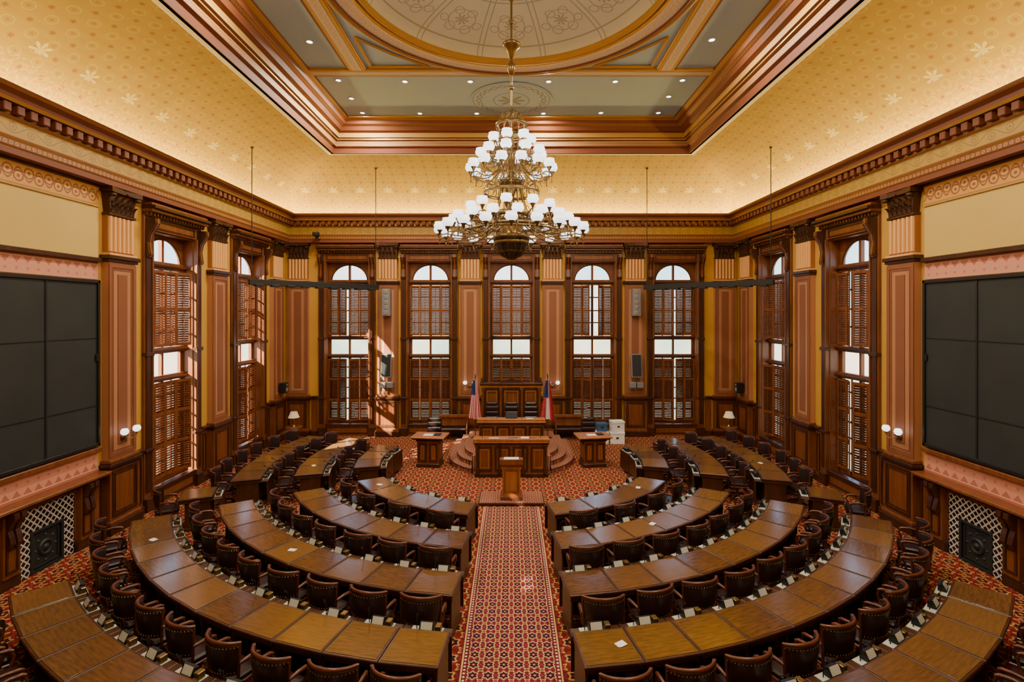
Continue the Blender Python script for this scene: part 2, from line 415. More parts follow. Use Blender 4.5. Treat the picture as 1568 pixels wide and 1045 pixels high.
for i,(a,b_) in enumerate(pos):
    o=inst('recessed_downlight',dl,(a,b_,ZC-.003))
    if i%3==0 or i>31:
        l=bpy.data.lights.new('lamp','AREA'); l.shape='DISK'; l.size=.13; l.energy=190; l.color=(1,.9,.72)
        lo=bpy.data.objects.new('lamp',l); bpy.context.scene.collection.objects.link(lo); lo.parent=o; lo.location=(0,0,-.03)
# ------------------------------------------------------------------ pilasters  (local +y = into room)
mb=MB()
def pil(mb):
    mb.cbox(-.50,.50,0,.30,0,.22,1,.01); mb.cbox(-.47,.47,0,.27,.22,.30,0,.01)
    mb.box(-.44,.44,0,.22,.30,1.48,0); mb.panel(-.38,.38,.38,1.42,.22,.02,.05,1); mb.panel(-.30,.30,.46,1.34,.22,.012,.02,1)
    mb.cbox(-.47,.47,0,.25,1.46,1.52,1,.008); mb.cbox(-.50,.50,0,.29,1.52,1.60,1,.012); mb.cbox(-.46,.46,0,.25,1.60,1.68,0,.015)
    mb.box(-.41,.41,0,.16,1.68,6.18,2)
    mb.panel(-.41,.41,1.72,6.14,.16,.025,.09,3); mb.panel(-.29,.29,1.84,6.02,.16,.012,.025,3)
    mb.box(-.14,.14,.16,.175,1.98,5.9,3)
    mb.cbox(-.45,.45,0,.21,6.18,6.24,1,.01); mb.cbox(-.48,.48,0,.25,6.24,6.33,1,.012); mb.box(-.42,.42,0,.2,6.33,6.38,4)
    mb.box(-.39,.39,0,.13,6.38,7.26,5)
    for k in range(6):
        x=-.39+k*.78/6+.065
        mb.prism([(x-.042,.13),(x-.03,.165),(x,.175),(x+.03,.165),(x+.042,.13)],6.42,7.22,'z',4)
    mb.cbox(-.41,.41,0,.19,7.24,7.30,6,.012)
    mb.prism([(-.36,7.30),(.36,7.30),(.42,7.74),(-.42,7.74)],0,.17,'y',6)
    for row,(z0,h,n) in enumerate(((7.30,.24,5),(7.46,.25,4))):
        for k in range(n):
            x=-.36+.72*(k+.5)/n*1.0; w=.06
            vs=[];fs=[]
            for j in range(5):
                t=j/4; out=.17+.03+.11*t*t+(-.0); z=z0+h*(t if t<.9 else .86); ww=w*(1-.35*t)
                vs+=[(x-ww,out-.02,z),(x,out+.02,z),(x+ww,out-.02,z)]
            for j in range(4):
                fs+=[(3*j,3*j+1,3*j+4,3*j+3),(3*j+1,3*j+2,3*j+5,3*j+4)]
            mb.add(vs,fs,6,True)
    for s in(-1,1):
        mb.lathe([(.0,-.04),(.07,-.03),(.075,0),(.07,.03),(0,.04)],8,(s*.38,.24,7.70),6)
    mb.lathe([(0,-.04),(.05,0),(0,.04)],8,(0,.30,7.76),6)
    mb.prism([(-.47,0),(.47,0),(.47,.30),(.3,.26),(0,.24),(-.3,.26),(-.47,.30)],7.76,7.875,'z',6)
    mb.box(-.42,.42,0,.2,7.74,7.76,6)
pil(mb)
pme=mb.mesh('pilaster',['mahog','mahogd','salmon','salmond','peach','peachd','bronze'])
E=.001
for x in(-8.70,-5.04,-1.68,1.68,5.04,8.70): inst('pilaster',pme,(x,YB-E,0),pi)
for y in(.15,4.25,8.2,11.9,15.9,19.9):
    inst('pilaster',pme,(-HX+E,y,0),-pi/2); inst('pilaster',pme,(HX-E,y,0),pi/2)
# ------------------------------------------------------------------ windows (local +y = into room)
def leaf(mb,x0,x1,z0,z1,y,ang=0,hinge=None,mid=True,tilt=1,nm=2):
    S=mb.M.copy()
    if hinge is not None: mb.M=S@Matrix.Translation((hinge,y,0))@Matrix.Rotation(ang,4,'Z')@Matrix.Translation((-hinge,-y,0))
    w=.055; t=.017
    mb.box(x0+.004,x0+w,y-t,y+t,z0,z1,0);mb.box(x1-w,x1-.004,y-t,y+t,z0,z1,0)
    zs=[z0+(z1-z0)*i/nm for i in range(nm+1)]
    mb.box(x0+w,x1-w,y-t,y+t,z0,z0+.08,0);mb.box(x0+w,x1-w,y-t,y+t,z1-.08,z1,0)
    for zz in zs[1:-1]: mb.box(x0+w,x1-w,y-t,y+t,zz-.045,zz+.045,0)
    for i in range(len(zs)-1):
        a=zs[i]+(.075 if i==0 else .045); b_=zs[i+1]-(.075 if i==len(zs)-2 else .045)
        n=int((b_-a)/.062)
        for k in range(n):
            z=a+(k+.5)*(b_-a)/n
            h=(.0352*tilt if tilt<0 else .0308*tilt);d=.020
            mb.add([(x0+w,y-d,z+h),(x1-w,y-d,z+h),(x1-w,y+d,z-h),(x0+w,y+d,z-h)],[(0,1,2,3)],3)
        mb.box((x0+x1)/2-.006,(x0+x1)/2+.006,y+.03,y+.042,a+.02,b_-.02,0)
    mb.M=S
def window(var):
    mb=MB()
    for s in(-1,1):
        def bx(a,b_,*r): mb.box(*sorted((s*a,s*b_)),*r)
        mb.cbox(*sorted((s*.90,s*1.17)),0,.08,.0,7.5,0,.01)
        mb.cbox(*sorted((s*.97,s*1.13)),.08,.11,.5,6.4,1,.008)
        mb.cbox(*sorted((s*.89,s*.94)),.05,.13,.3,7.15,0,.008)
        mb.cbox(*sorted((s*.88,s*1.175)),0,.16,0,.34,1,.01)
        mb.cbox(*sorted((s*.88,s*1.175)),0,.14,3.92,4.02,1,.01)
        mb.cbox(*sorted((s*.88,s*1.175)),0,.14,1.5,1.58,1,.01)
        bx(.872,.899,-.44,0,.4,7.14,0)
        pr=[(.08,6.45),(.13,6.42),(.17,6.50),(.15,6.62),(.13,6.80),(.17,7.0),(.27,7.15),(.34,7.28),(.33,7.40),(.08,7.42)]
        mb.prism(pr,*sorted((s*.96,s*1.14)),'x',1)
        mb.prism([(y+.012,z) for y,z in pr[1:-1]]+[(.09,7.38),(.09,6.5)],*sorted((s*1.02,s*1.08)),'x',0)
    mb.box(-.9,.9,0,.07,7.15,7.5,0); mb.panel(-.84,.84,7.19,7.42,.07,.02,.04,1)
    mb.cbox(-1.17,1.17,0,.16,7.46,7.56,1,.01); mb.cbox(-1.175,1.175,0,.30,7.56,7.64,0,.015); mb.cbox(-1.18,1.18,0,.38,7.64,7.72,1,.015); mb.cbox(-1.16,1.16,0,.28,7.72,7.80,0,.02)
    for k in range(19): mb.box(-1.14+k*.122,-1.14+k*.122+.06,.16,.20,7.49,7.555,0)
    mb.box(-.87,.87,-.44,.02,.4,.44,1); mb.box(-.87,.87,-.44,0,7.11,7.14,0)
    mb.box(-.9,.9,.001,.05,.0,.44,0); mb.panel(-.86,.86,.08,.38,.05,.015,.05,1); mb.cbox(-.92,.92,-.1,.10,.43,.48,1,.01)
    y=-.34
    n=16
    pts=[(-.76*cos(pi*k/n),6.36+.68*sin(pi*k/n)) for k in range(n+1)]
    vs=[];fs=[]
    for (a,b_) in pts:
        vs+=[(a,y,b_),(a,y,7.12),(a,y+.06,b_),(a,y+.06,7.12)]
    for k in range(n):
        o=4*k; fs+=[(o,o+1,o+5,o+4),(o+2,o+3,o+7,o+6),(o,o+4,o+6,o+2)]
    mb.add(vs,fs,0)
    for s in(-1,1): mb.box(*sorted((s*.76,s*.87)),y,y+.06,.44,7.12,0)
    mb.tube([(a*.97,y+.07,6.36+(b_-6.36)*.97) for a,b_ in pts],.025,5,1)
    mb.box(-.045,.045,y-.02,y+.08,6.30,7.05,0)
    for (z0,z1,d) in ((6.18,6.40,.12),(3.92,4.08,.14),(3.16,3.32,.12),(.44,.58,.08)): mb.box(-.87,.87,y-.02,y+d,z0,z1,0)
    for z in(3.98,3.20,6.26): mb.cbox(-.87,.87,y+.1,y+.22,z,z+.06,1,.01)
    mb.box(-.04,.04,y-.02,y+.07,3.32,3.92,0); mb.box(-.055,.055,y-.02,y+.06,.56,3.18,1); mb.box(-.05,.05,y-.02,y+.06,4.06,6.2,1)
    for z in(1.02,1.45,1.9,2.3,2.75,4.6,5.1,5.65): mb.box(-.8,.8,y-.015,y+.02,z,z+.05,1)
    for x in(-.43,.43):
        mb.box(x-.02,x+.02,y-.015,y+.02,.56,3.2,1); mb.box(x-.02,x+.02,y-.015,y+.02,4.06,6.2,1)
    if var==4: mb.box(-.80,.80,y-.05,y-.03,.5,7.0,4)  # added panel outside the front windows, blocks the sun
    ys=y+.14
    for (z0,z1,tl,nm) in((.58,3.14,-1,3),(4.10,6.16,1,2)):
        X0=[-.86,-.43,0,.43]
        for k in range(4):
            x0=X0[k];x1=x0+.43
            kw=dict(tilt=tl,nm=nm)
            if var==1 and k in(1,2) and z0>1:
                leaf(mb,x0,x1,z0,z1,ys,(.95 if k==1 else -.95),x0 if k==1 else x1,**kw)
            elif var==1 and k in(2,):
                leaf(mb,x0,x1,z0,z1,ys,-.6,x1,**kw)
            elif var==2 and k in (1,2):
                leaf(mb,x0,x1,z0,z1,ys,(.38 if k==1 else -.46),x0 if k==1 else x1,**kw)
            elif var==3 and k in(0,3) :
                leaf(mb,x0,x1,z0,z1,ys,(-.5 if k==0 else .5),x1 if k==0 else x0,**kw)
            else: leaf(mb,x0,x1,z0,z1,ys,**kw)
    return mb.mesh('window_%d'%(var+1),['mahog','mahogd','gold','slat','sunblock'])
wm=[window(k) for k in range(5)]
wi=1
for x,v in zip(backw,(2,0,3,1,2)):
    inst('window_%d'%wi,wm[v],(x,YB-E,0),pi); wi+=1
for y,v,v2 in zip(sidew,(4,4,3,2),(4,4,2,3)):
    inst('window_%d'%wi,wm[v],(-HX+E,y,0),-pi/2); wi+=1
    inst('window_%d'%wi,wm[v2],(HX-E,y,0),pi/2); wi+=1
# ------------------------------------------------------------------ wainscot & bay trims
def wains(mb,x0,x1,h=1.6,nh=1):
    mb.box(x0,x1,0,.06,0,h-.1,0); mb.cbox(x0,x1,0,.12,0,.2,1,.01); mb.cbox(x0,x1,0,.10,h-.1,h-.03,1,.01); mb.cbox(x0,x1,0,.14,h-.04,h+.03,1,.012)
    if x1-x0>.25:
        n=max(1,round((x1-x0)/.8)); w=(x1-x0)/n
        for k in range(n): mb.panel(x0+k*w+.05,x0+(k+1)*w-.05,.28,h-.18,.06,.02,.05,1)
def place(name,mb,mats,side,c):
    if side=='b': return obj(name,mb,mats,(c,YB-E,0),pi)
    if side=='l': return obj(name,mb,mats,(-HX+E,c,0),-pi/2)
    if side=='r': return obj(name,mb,mats,(HX-E,c,0),pi/2)
ti=6
for s in(-1,1):
    mb=MB(); wains(mb,-.12,.12); place('wainscot_back',mb,['mahog','mahogd'],'b',s*8.06)
for side in 'lr':
    for (a,b_) in ((12.41,12.70),(15.10,15.38),(16.42,16.70),(19.10,19.38),(7.40,7.69),(4.77,5.0),(3.40,3.72),(.67,.98)):
        mb=MB(); w=(b_-a)/2; wains(mb,-w,w); place('wainscot_'+('left' if side=='l' else 'right'),mb,['mahog','mahogd'],side,(a+b_)/2)
    W=1.33
    mb=MB()
    for s in(-1,1):
        mb.box(*sorted((s*.62,s*W)),0,.10,0,1.42,0)
        mb.cbox(*sorted((s*.62,s*W)),0,.18,0,.22,1,.01)
        mb.panel(*sorted((s*1.06,s*(W-.02))),.3,1.3,.10,.02,.04,1)
        mb.box(*sorted((s*.66,s*.98)),.10,.20,.22,1.36,0); mb.panel(*sorted((s*.70,s*.94)),.3,.75,.20,.02,.04,1)
        pr=[(.20,.78),(.25,.76),(.30,.84),(.27,.98),(.24,1.08),(.29,1.2),(.37,1.3),(.36,1.40),(.2,1.40)]
        mb.prism(pr,*sorted((s*.70,s*.80)),'x',1); mb.prism(pr,*sorted((s*.84,s*.94)),'x',1)
    mb.box(-.62,.62,0,.10,1.26,1.42,0)
    mb.cbox(-W,W,0,.26,1.36,1.42,1,.01); mb.cbox(-W,W,0,.34,1.42,1.49,0,.015)
    mb.add([(-W,.02,1.49),(W,.02,1.49),(W,.02,1.94),(-W,.02,1.94)],[(0,1,2,3)],2,False,[(-W,0),(W,0),(W,.45),(-W,.45)])
    mb.add([(-W,.02,6.16),(W,.02,6.16),(W,.02,5.76),(-W,.02,5.76)],[(0,1,2,3)],2,False,[(-W,0),(W,0),(W,.40),(-W,.40)])
    mb.cbox(-W,W,0,.12,1.93,2.03,0,.012); mb.cbox(-W,W,0,.12,6.14,6.24,1,.012)
    mb.add([(-W,.02,6.24),(W,.02,6.24),(W,.02,7.40),(-W,.02,7.40)],[(0,1,2,3)],3)
    mb.add([(-W,.03,7.42),(W,.03,7.42),(W,.03,7.84),(-W,.03,7.84)],[(0,1,2,3)],4,False,[(-W,0),(W,0),(W,.42),(-W,.42)])
    mb.box(-W,W,0,.05,7.38,7.42,5);mb.box(-W,W,0,.06,7.83,7.875,1)
    place('trim_%d'%ti,mb,['mahog','mahogd','pink','cream','frieze','ochre'],side,CY); ti+=1
    mb=MB()
    mb.box(-.61,-.34,0,.09,0,1.25,0); mb.box(.34,.61,0,.09,0,1.25,0); mb.box(-.34,.34,0,.09,.80,1.25,0)
    mb.cbox(-.34,.34,0,.06,0,.80,1,.005); mb.panel(-.36,.36,0,.82,.07,.04,.05,1); mb.panel(-.28,.28,.08,.72,.06,.02,.03,1)
    mb.M=Matrix.Translation((0,.06,.40))@Matrix.Rotation(-pi/2,4,'X')
    mb.lathe([(0,.04),(.05,.035),(.06,.01),(.10,.01),(.11,.03),(.15,.03),(.16,.0)],20,mi=1)
    for k in range(8):
        a=k*pi/4; mb.lathe([(0,.03),(.03,.0)],6,(.22*cos(a),.25*sin(a),0),1)
    mb.M=Matrix.Identity(4)
    o=place('fireplace',mb,['tile','iron'],side,CY)
    mb=MB()
    mb.cbox(-1.30,1.30,0,.06,2.06,5.74,0,.006)
    for (a,b_,c_,d_) in((-1.30,1.30,2.06,2.13),(-1.30,1.30,5.67,5.74),(-1.30,-1.24,2.06,5.74),(1.24,1.30,2.06,5.74)): mb.cbox(a,b_,.05,.10,c_,d_,1,.006)
    mb.box(-.02,.02,.06,.075,2.13,5.67,1)
    for z in(2.95,4.45): mb.box(-1.24,1.24,.06,.07,z,z+.02,1)
    for s in(-1,1): mb.cbox(*sorted((s*1.19,s*1.23)),.06,.10,3.95,4.10,1,.005)
    place('voting_display_board',mb,['board','black'],side,CY)
for side,cs,w in (('b',backw,1.15),('l',sidew,1.45),('r',sidew,1.45)):
    for c in cs:
        mb=MB(); mb.box(-w,w,0,.03,7.81,7.875,0); place('trim_%d'%ti,mb,['redbrown'],side,c); ti+=1

# ------------------------------------------------------------------ desks & chairs
CX,CYC=0,15.2
def deskmesh(R,dth):
    mb=MB(); tn=math.tan(dth/2)
    def hw(y,g=.004): return (R-y)*tn-g
    def wedge(y0,y1,z0,z1,mi,g=.004,c=.008):
        a,b_=hw(y0,g),hw(y1,g)
        vs=[(-a,y0,z0),(a,y0,z0),(b_,y1,z0),(-b_,y1,z0),(-a,y0,z1-c),(a,y0,z1-c),(b_,y1,z1-c),(-b_,y1,z1-c),
            (-a+c,y0+c,z1),(a-c,y0+c,z1),(b_-c,y1-c,z1),(-b_+c,y1-c,z1)]
        mb.add(vs,[(0,3,2,1),(0,1,5,4),(1,2,6,5),(2,3,7,6),(3,0,4,7),(4,5,9,8),(5,6,10,9),(6,7,11,10),(7,4,8,11),(8,9,10,11)],mi)
    wedge(-.36,.34,.715,.748,1,.003)
    wedge(-.33,.31,.749,.754,0,.028,.002)
    wedge(-.33,.33,.64,.715,1,.015)
    h=hw(.3)-.02
    for s in(-1,1):
        mb.cbox(*sorted((s*h,s*(h-.035))),-.22,.29,.04,.64,1,.005)
        mb.cbox(*sorted((s*(h+.01),s*(h-.045))),-.24,.31,0,.06,1,.005)
    mb.box(-h+.035,h-.035,.25,.28,.08,.64,1)
    mb.M=Matrix.Translation((0,.28,0)); mb.panel(-h+.05,h-.05,.12,.60,0,.012,.05,1); mb.M=Matrix.Identity(4)
    mb.cbox(h-.13,h-.035,-.20,.2,.40,.64,1,.004)
    mb.lathe([(0,0),(.012,0),(.012,.02),(0,.02)],6,(h-.08,-.215,.5),3)
    wedge(.345,.52,.655,.68,1)
    wedge(.49,.51,.10,.655,1,.02)
    mb.box(-.22,.22,.355,.505,.681,.687,4)
    mb.prism([(.37,.687),(.48,.687),(.48,.78),(.42,.80),(.37,.71)],-.10,.10,'x',2)
    mb.prism([(.372,.717),(.418,.800),(.421,.799),(.375,.716)],-.08,.08,'x',4)
    mb.cbox(.12,.20,.38,.48,.687,.775,3,.008)
    mb.tube([(-.15,.44,.686),(-.15,.44,.78),(-.14,.42,.88),(-.11,.35,.93)],.007,5,2); mb.lathe([(0,0),(.014,.005),(.016,.03),(0,.05)],6,(-.11,.34,.915),2)
    return mb.mesh('legislator_desk',['desk','deskd','black','brass','mat','paper'])
def chairmesh():
    mb=MB()
    for k in range(4):
        a=pi/4+k*pi/2; c,s=cos(a),sin(a)
        mb.tube([(0,0,.15),(.10*c,.10*s,.15),(.20*c,.20*s,.11),(.28*c,.28*s,.07)],[.035,.032,.026,.022],6,0)
        mb.lathe([(0,0),(.022,.005),(.028,.025),(.022,.05),(0,.055)],8,(.28*c,.28*s,0),3)
    mb.lathe([(.05,.10),(.055,.18),(.03,.20),(.028,.34),(.07,.36),(.09,.385)],10,mi=0)
    mb.cbox(-.26,.26,-.24,.22,.385,.42,0,.012)
    mb.cbox(-.25,.25,-.22,.21,.42,.50,1,.028)
    n=10;vs=[];fs=[]
    for i in range(n+1):
        a=-1.05+2.1*i/n
        top=.92+.03*cos(a*1.5)
        for (r,zl) in((.265,(.56,.60,.78,top-.03,top)),(.305,(.56,.60,.78,top-.03,top))):
            for z in zl:
                rr=r+(z-.5)*.08+(-.012 if (z==.78 and r<.28) else 0)+(.01 if (z==.78 and r>.28) else 0)
                vs.append((rr*sin(a)*1.05,.03-rr*cos(a)*.95,z))
    q=10
    for i in range(n):
        for j in range(4):
            fs.append((i*q+j,i*q+j+1,(i+1)*q+j+1,(i+1)*q+j)); fs.append((i*q+5+j,i*q+6+j,(i+1)*q+6+j,(i+1)*q+5+j))
        fs.append((i*q+4,i*q+9,(i+1)*q+9,(i+1)*q+4)); fs.append((i*q,i*q+5,(i+1)*q+5,(i+1)*q))
    fs.append((0,1,2,3,4,9,8,7,6,5)); o=n*q; fs.append(tuple(o+k for k in(0,1,2,3,4,9,8,7,6,5)))
    mb.add(vs,fs,1,True)
    mb.tube([((.335)*sin(a),.03-.325*cos(a)*.95,.935+.03*cos(a*1.5)) for a in [-1.1+2.2*i/10 for i in range(11)]],.023,6,0)
    mb.tube([((.305)*sin(a),.03-.295*cos(a)*.95,.55) for a in [-1.1+2.2*i/8 for i in range(9)]],.018,6,0)
    for i in range(17):
        a=-1.0+2.0*i/16
        for z in(.905,.585):
            r=.311+(z-.5)*.08; x,y=r*sin(a)*1.05,.03-r*cos(a)*.95; mb.lathe([(.009,-.006),(0.0,.01)],4,(x,y,z),2)
    for s in(-1,1):
        mb.tube([(s*.275,-.12,.40),(s*.285,-.13,.56),(s*.30,-.12,.95)],.02,6,0)
        mb.tube([(s*.17,-.22,.40),(s*.17,-.24,.57)],.016,6,0)
        mb.tube([(s*.30,-.13,.69),(s*.305,.0,.70),(s*.30,.12,.685),(s*.29,.16,.665)],[.022,.026,.028,.02],6,0)
        mb.tube([(s*.295,.14,.665),(s*.29,.17,.60),(s*.265,.13,.50),(s*.255,.11,.40)],.018,6,0)
    return mb.mesh('swivel_armchair',['chw','leather','brass','black'])
cm=chairmesh()
def row(R,ph0,ph1,n=None):
    arc=(ph1-ph0)*R
    if n is None: n=max(1,int(arc/.715))
    d=(ph1-ph0)/n; me=deskmesh(R,d)
    for s in(1,-1):
        for k in range(n):
            ph=s*(ph0+(k+.5)*d)
            inst('legislator_desk',me,(-R*sin(ph),CYC-R*cos(ph),0),-ph)
            rc=R+.615+random.uniform(-.01,.03); p2=ph+random.uniform(-.02,.02)/R
            inst('swivel_armchair',cm,(-rc*sin(p2),CYC-rc*cos(p2),0),-ph+random.uniform(-.12,.12))
rad=math.radians
for R,e in((4.15,60),(5.68,59),(7.22,59),(8.77,58.5)): row(R,math.asin(.84/(R)),rad(e))
row(10.32,math.asin(.84/10.32),rad(45))
row(4.12,rad(75),rad(107)); row(5.62,rad(72),rad(112)); row(7.12,rad(72),rad(110)); row(8.05,rad(64.3),rad(69.7))
# ------------------------------------------------------------------ dais
def platform(mb,R,z0,z1,notch,mi):
    P=[]; cy=17.6; a0=math.asin(1.25/R)
    for k in range(19):
        a=a0+(pi/2-a0)*k/18; P.append((R*sin(a),cy-R*cos(a)))
    P=P+[(R,19.75)]; L=[(-x,y) for x,y in reversed(P)]
    poly=P+L+[(-1.25,notch),(1.25,notch)]
    mb.prism(poly,z0,z1,'z',mi)
mb=MB(); platform(mb,2.12,0.001,.15,16.25,0); platform(mb,1.86,.15,.30,16.25,0); platform(mb,1.60,.30,.45,16.25,0)
for R,z in((2.12,.15),(1.86,.30),(1.60,.45)):
    for s in(-1,1):
        a0=math.asin(1.27/R); mb.tube([(s*(R+.004)*sin(a0+(pi/2-a0)*k/16),17.6-(R+.004)*cos(a0+(pi/2-a0)*k/16),z-.012) for k in range(17)],.014,5,1)
obj('rostrum_platform',mb,['daisc','mahogd'])
def pbox(mb,x0,x1,y0,y1,z0,z1,n=3,top=True,fr=None):
    mb.box(x0,x1,y0,y1,z0,z1-.04,0); mb.cbox(x0-.03,x1+.03,y0-.03,y1+.03,z0,z0+.12,1,.01)
    if top: mb.cbox(x0-.07,x1+.07,y0-.07,y1+.07,z1-.05,z1,2,.012); mb.cbox(x0-.04,x1+.04,y0-.04,y1+.04,z1-.10,z1-.05,1,.01)
    w=(x1-x0)/n; S=mb.M.copy()
    mb.M=S@Matrix.Rotation(pi,4,'Z')
    for k in range(n):
        mb.panel(-x1+k*w+.04,-x1+(k+1)*w-.04,z0+.18,z1-.16,-y0,.02,.05,1)
        mb.panel(-x1+k*w+.13,-x1+(k+1)*w-.13,z0+.27,z1-.25,-y0,.012,.03,2)
    mb.M=S
    for xx,s in((x0,-1),(x1,1)):
        mb.box(*sorted((xx,xx+s*.02)),y0+.05,y1-.05,z0+.18,z0+.23,1);mb.box(*sorted((xx,xx+s*.02)),y0+.05,y1-.05,z1-.2,z1-.15,1)
WM=['mahog','mahogd','oakor','leather','paper','black']
mb=MB(); pbox(mb,-1.1,1.1,15.55,16.15,0,1.10,4)
for s in(-1,1):
    for x in(.36,1.02): mb.lathe([(.05,.12),(.055,.2),(.035,.26),(.045,.6),(.035,.92),(.05,1.0)],10,(s*x,15.50,0),1)
mb.cbox(-1.17,1.17,15.48,15.6,1.10,1.18,2,.01)
for x in(-.7,-.1,.45): mb.box(x,x+.3,15.72,15.95,1.101,1.115,5 if x>-.5 else 4)
mb.box(.3,.55,15.8,16.0,1.115,1.13,4)
for x in(-.9,.9): mb.tube([(x,15.8,1.10),(x,15.8,1.3),(x*.95,15.7,1.42)],.008,5,5)
obj('clerk_desk',mb,WM)
mb=MB(); pbox(mb,-1.08,1.08,17.0,17.62,.451,1.40,4); mb.cbox(-1.14,1.14,16.94,17.05,1.40,1.48,2,.01)
mb.box(-.2,.2,17.25,17.5,1.401,1.42,5); mb.prism([(17.5,1.42),(17.52,1.42),(17.58,1.60),(17.56,1.60)],-.2,.2,'x',5); mb.box(.5,.75,17.2,17.5,1.401,1.41,4)
for x in(-.5,.35): mb.tube([(x,17.3,1.40),(x,17.3,1.6),(x,17.38,1.72)],.008,5,5)
obj('speaker_desk',mb,WM)
mb=MB()
mb.box(-1.12,1.12,19.42,19.55,.451,2.3,0); mb.cbox(-1.2,1.2,19.34,19.6,2.26,2.36,1,.015); mb.cbox(-1.16,1.16,19.37,19.58,2.18,2.26,2,.01); mb.cbox(-1.16,1.16,19.36,19.58,.451,.62,1,.01)
for x in(-1.08,-.40,.40,1.08):
    mb.lathe([(.06,.62),(.065,.7),(.045,.78),(.055,1.4),(.045,2.0),(.07,2.1),(.07,2.18)],12,(x,19.36,0),0)
mb.M=Matrix.Rotation(pi,4,'Z')
for x0,x1 in((-1.02,-.46),(-.34,.34),(.46,1.02)):
    mb.panel(x0,x1,.7,2.14,-19.42,.03,.06,1); mb.panel(x0+.08,x1-.08,1.33,2.06,-19.42,.035,.03,2)
mb.M=Matrix.Identity(4)
mb.prism([(-.45,2.36),(.45,2.36),(.36,2.46),(.12,2.50),(0,2.58),(-.12,2.50),(-.36,2.46)],19.40,19.52,'y',1)
for x in(-1.12,1.12): mb.lathe([(.05,2.36),(.06,2.40),(.03,2.44),(.05,2.50),(0,2.58)],10,(x,19.47,0),1)
obj('rostrum_screen',mb,WM)
mb=MB()
mb.box(-.24,.24,-.2,.2,.08,.90,0); mb.cbox(-.29,.29,-.25,.25,0,.10,1,.01)
S=mb.M.copy(); mb.M=Matrix.Rotation(pi,4,'Z'); mb.panel(-.2,.2,.18,.82,.2,.02,.05,1); mb.M=S
mb.cbox(-.28,.28,-.24,.24,.88,.94,1,.01)
mb.prism([(-.26,.94),(.26,.94),(.26,.99),(-.26,1.07)],-.31,.31,'x',1); mb.prism([(-.24,1.071),(.22,.999),(.22,1.008),(-.24,1.08)],-.2,.2,'x',2)
mb.box(-.31,.31,-.28,-.26,.94,1.08,1)
mb.tube([(.2,-.2,1.05),(.2,-.2,1.2),(.14,-.05,1.3)],.007,5,3)
obj('lectern',mb,['oakor','mahog','paper','black'],(0,13.62,.09))
mb=MB(); mb.cbox(-.85,.85,-.42,.45,0.013,.088,0,.01); mb.box(-.83,.83,-.40,.43,.088,.0895,1); obj('lectern_platform',mb,['mahogd','daisc'],(0,13.62,0))
mb=MB()
for k in range(5):
    a=k*2*pi/5; mb.tube([(0,0,.12),(.15*cos(a),.15*sin(a),.10),(.28*cos(a),.28*sin(a),.06)],.025,6,0); mb.lathe([(0,0),(.025,.01),(.025,.04),(0,.05)],8,(.28*cos(a),.28*sin(a),0),0)
mb.lathe([(.04,.1),(.03,.2),(.03,.38),(.1,.42)],10,mi=0)
mb.cbox(-.27,.27,-.25,.25,.42,.52,1,.03)
mb.prism([(-.24,.50),(-.16,.50),(-.20,.8),(-.25,1.22),(-.33,1.22),(-.29,.8)],-.25,.25,'x',1)
mb.cbox(-.2,.2,-.36,-.22,1.16,1.26,1,.03)
for k in range(3): mb.cbox(-.24,.24,-.21-.02*k,-.13-.02*k,.62+.18*k,.76+.18*k,1,.025)
for s in(-1,1):
    mb.tube([(s*.29,-.22,.68),(s*.30,0,.70),(s*.29,.18,.68)],.028,6,0); mb.tube([(s*.29,.12,.68),(s*.27,.1,.45)],.018,6,0); mb.tube([(s*.29,-.2,.68),(s*.27,-.2,.45)],.018,6,0)
hb=mb.mesh('highback_armchair',['mahog','leather'])
for x in(-.72,0,.72): inst('highback_armchair',hb,(x,18.6,.451),pi)
for s in(-1,1):
    inst('highback_armchair',hb,(s*2.75,18.0,0),pi)
for s in(-1,1):
    mb=MB(); pbox(mb,-.36,.36,-.26,.26,0,.95,2); mb.cbox(-.56,.56,-.40,.40,.95,1.0,2,.012); mb.cbox(-.5,.5,-.34,.34,.90,.95,1,.01)
    mb.box(-.2,.1,-.15,.1,1.001,1.01,4); mb.box(.15,.35,-.1,.15,1.001,1.03,5)
    obj('attendant_desk',mb,WM,(s*2.68,16.8,0),s*.12)
def flag(name,x,mat):
    mb=MB(); mb.lathe([(.16,0),(.16,.02),(.06,.05),(.03,.10)],16,mi=1); mb.tube([(0,0,.05),(0,0,2.2)],.016,8,1); mb.lathe([(0,0),(.03,.03),(.02,.07),(.03,.1),(0,.2)],8,(0,0,2.18),1)
    nx,nz=28,14; vs=[];fs=[];uv=[]
    for j in range(nz+1):
        t=j/nz
        for i in range(nx+1):
            u=i/nx; wv=.03+.05*t; spread=.16+.34*t
            vs.append(((u-.5)*spread*1.0, -.10+wv*sin(u*22+1.3*t)*1.0, 2.12-1.35*t-.12*u*t)); uv.append((u,1-t))
    for j in range(nz):
        for i in range(nx): a=j*(nx+1)+i; fs.append((a,a+1,a+nx+2,a+nx+1))
    mb.add(vs,fs,0,True,uv); return obj(name,mb,[mat,'brass'],(x,18.6,.451))
flag('us_flag',-1.32,'usflag'); flag('state_flag',1.32,'stflag')
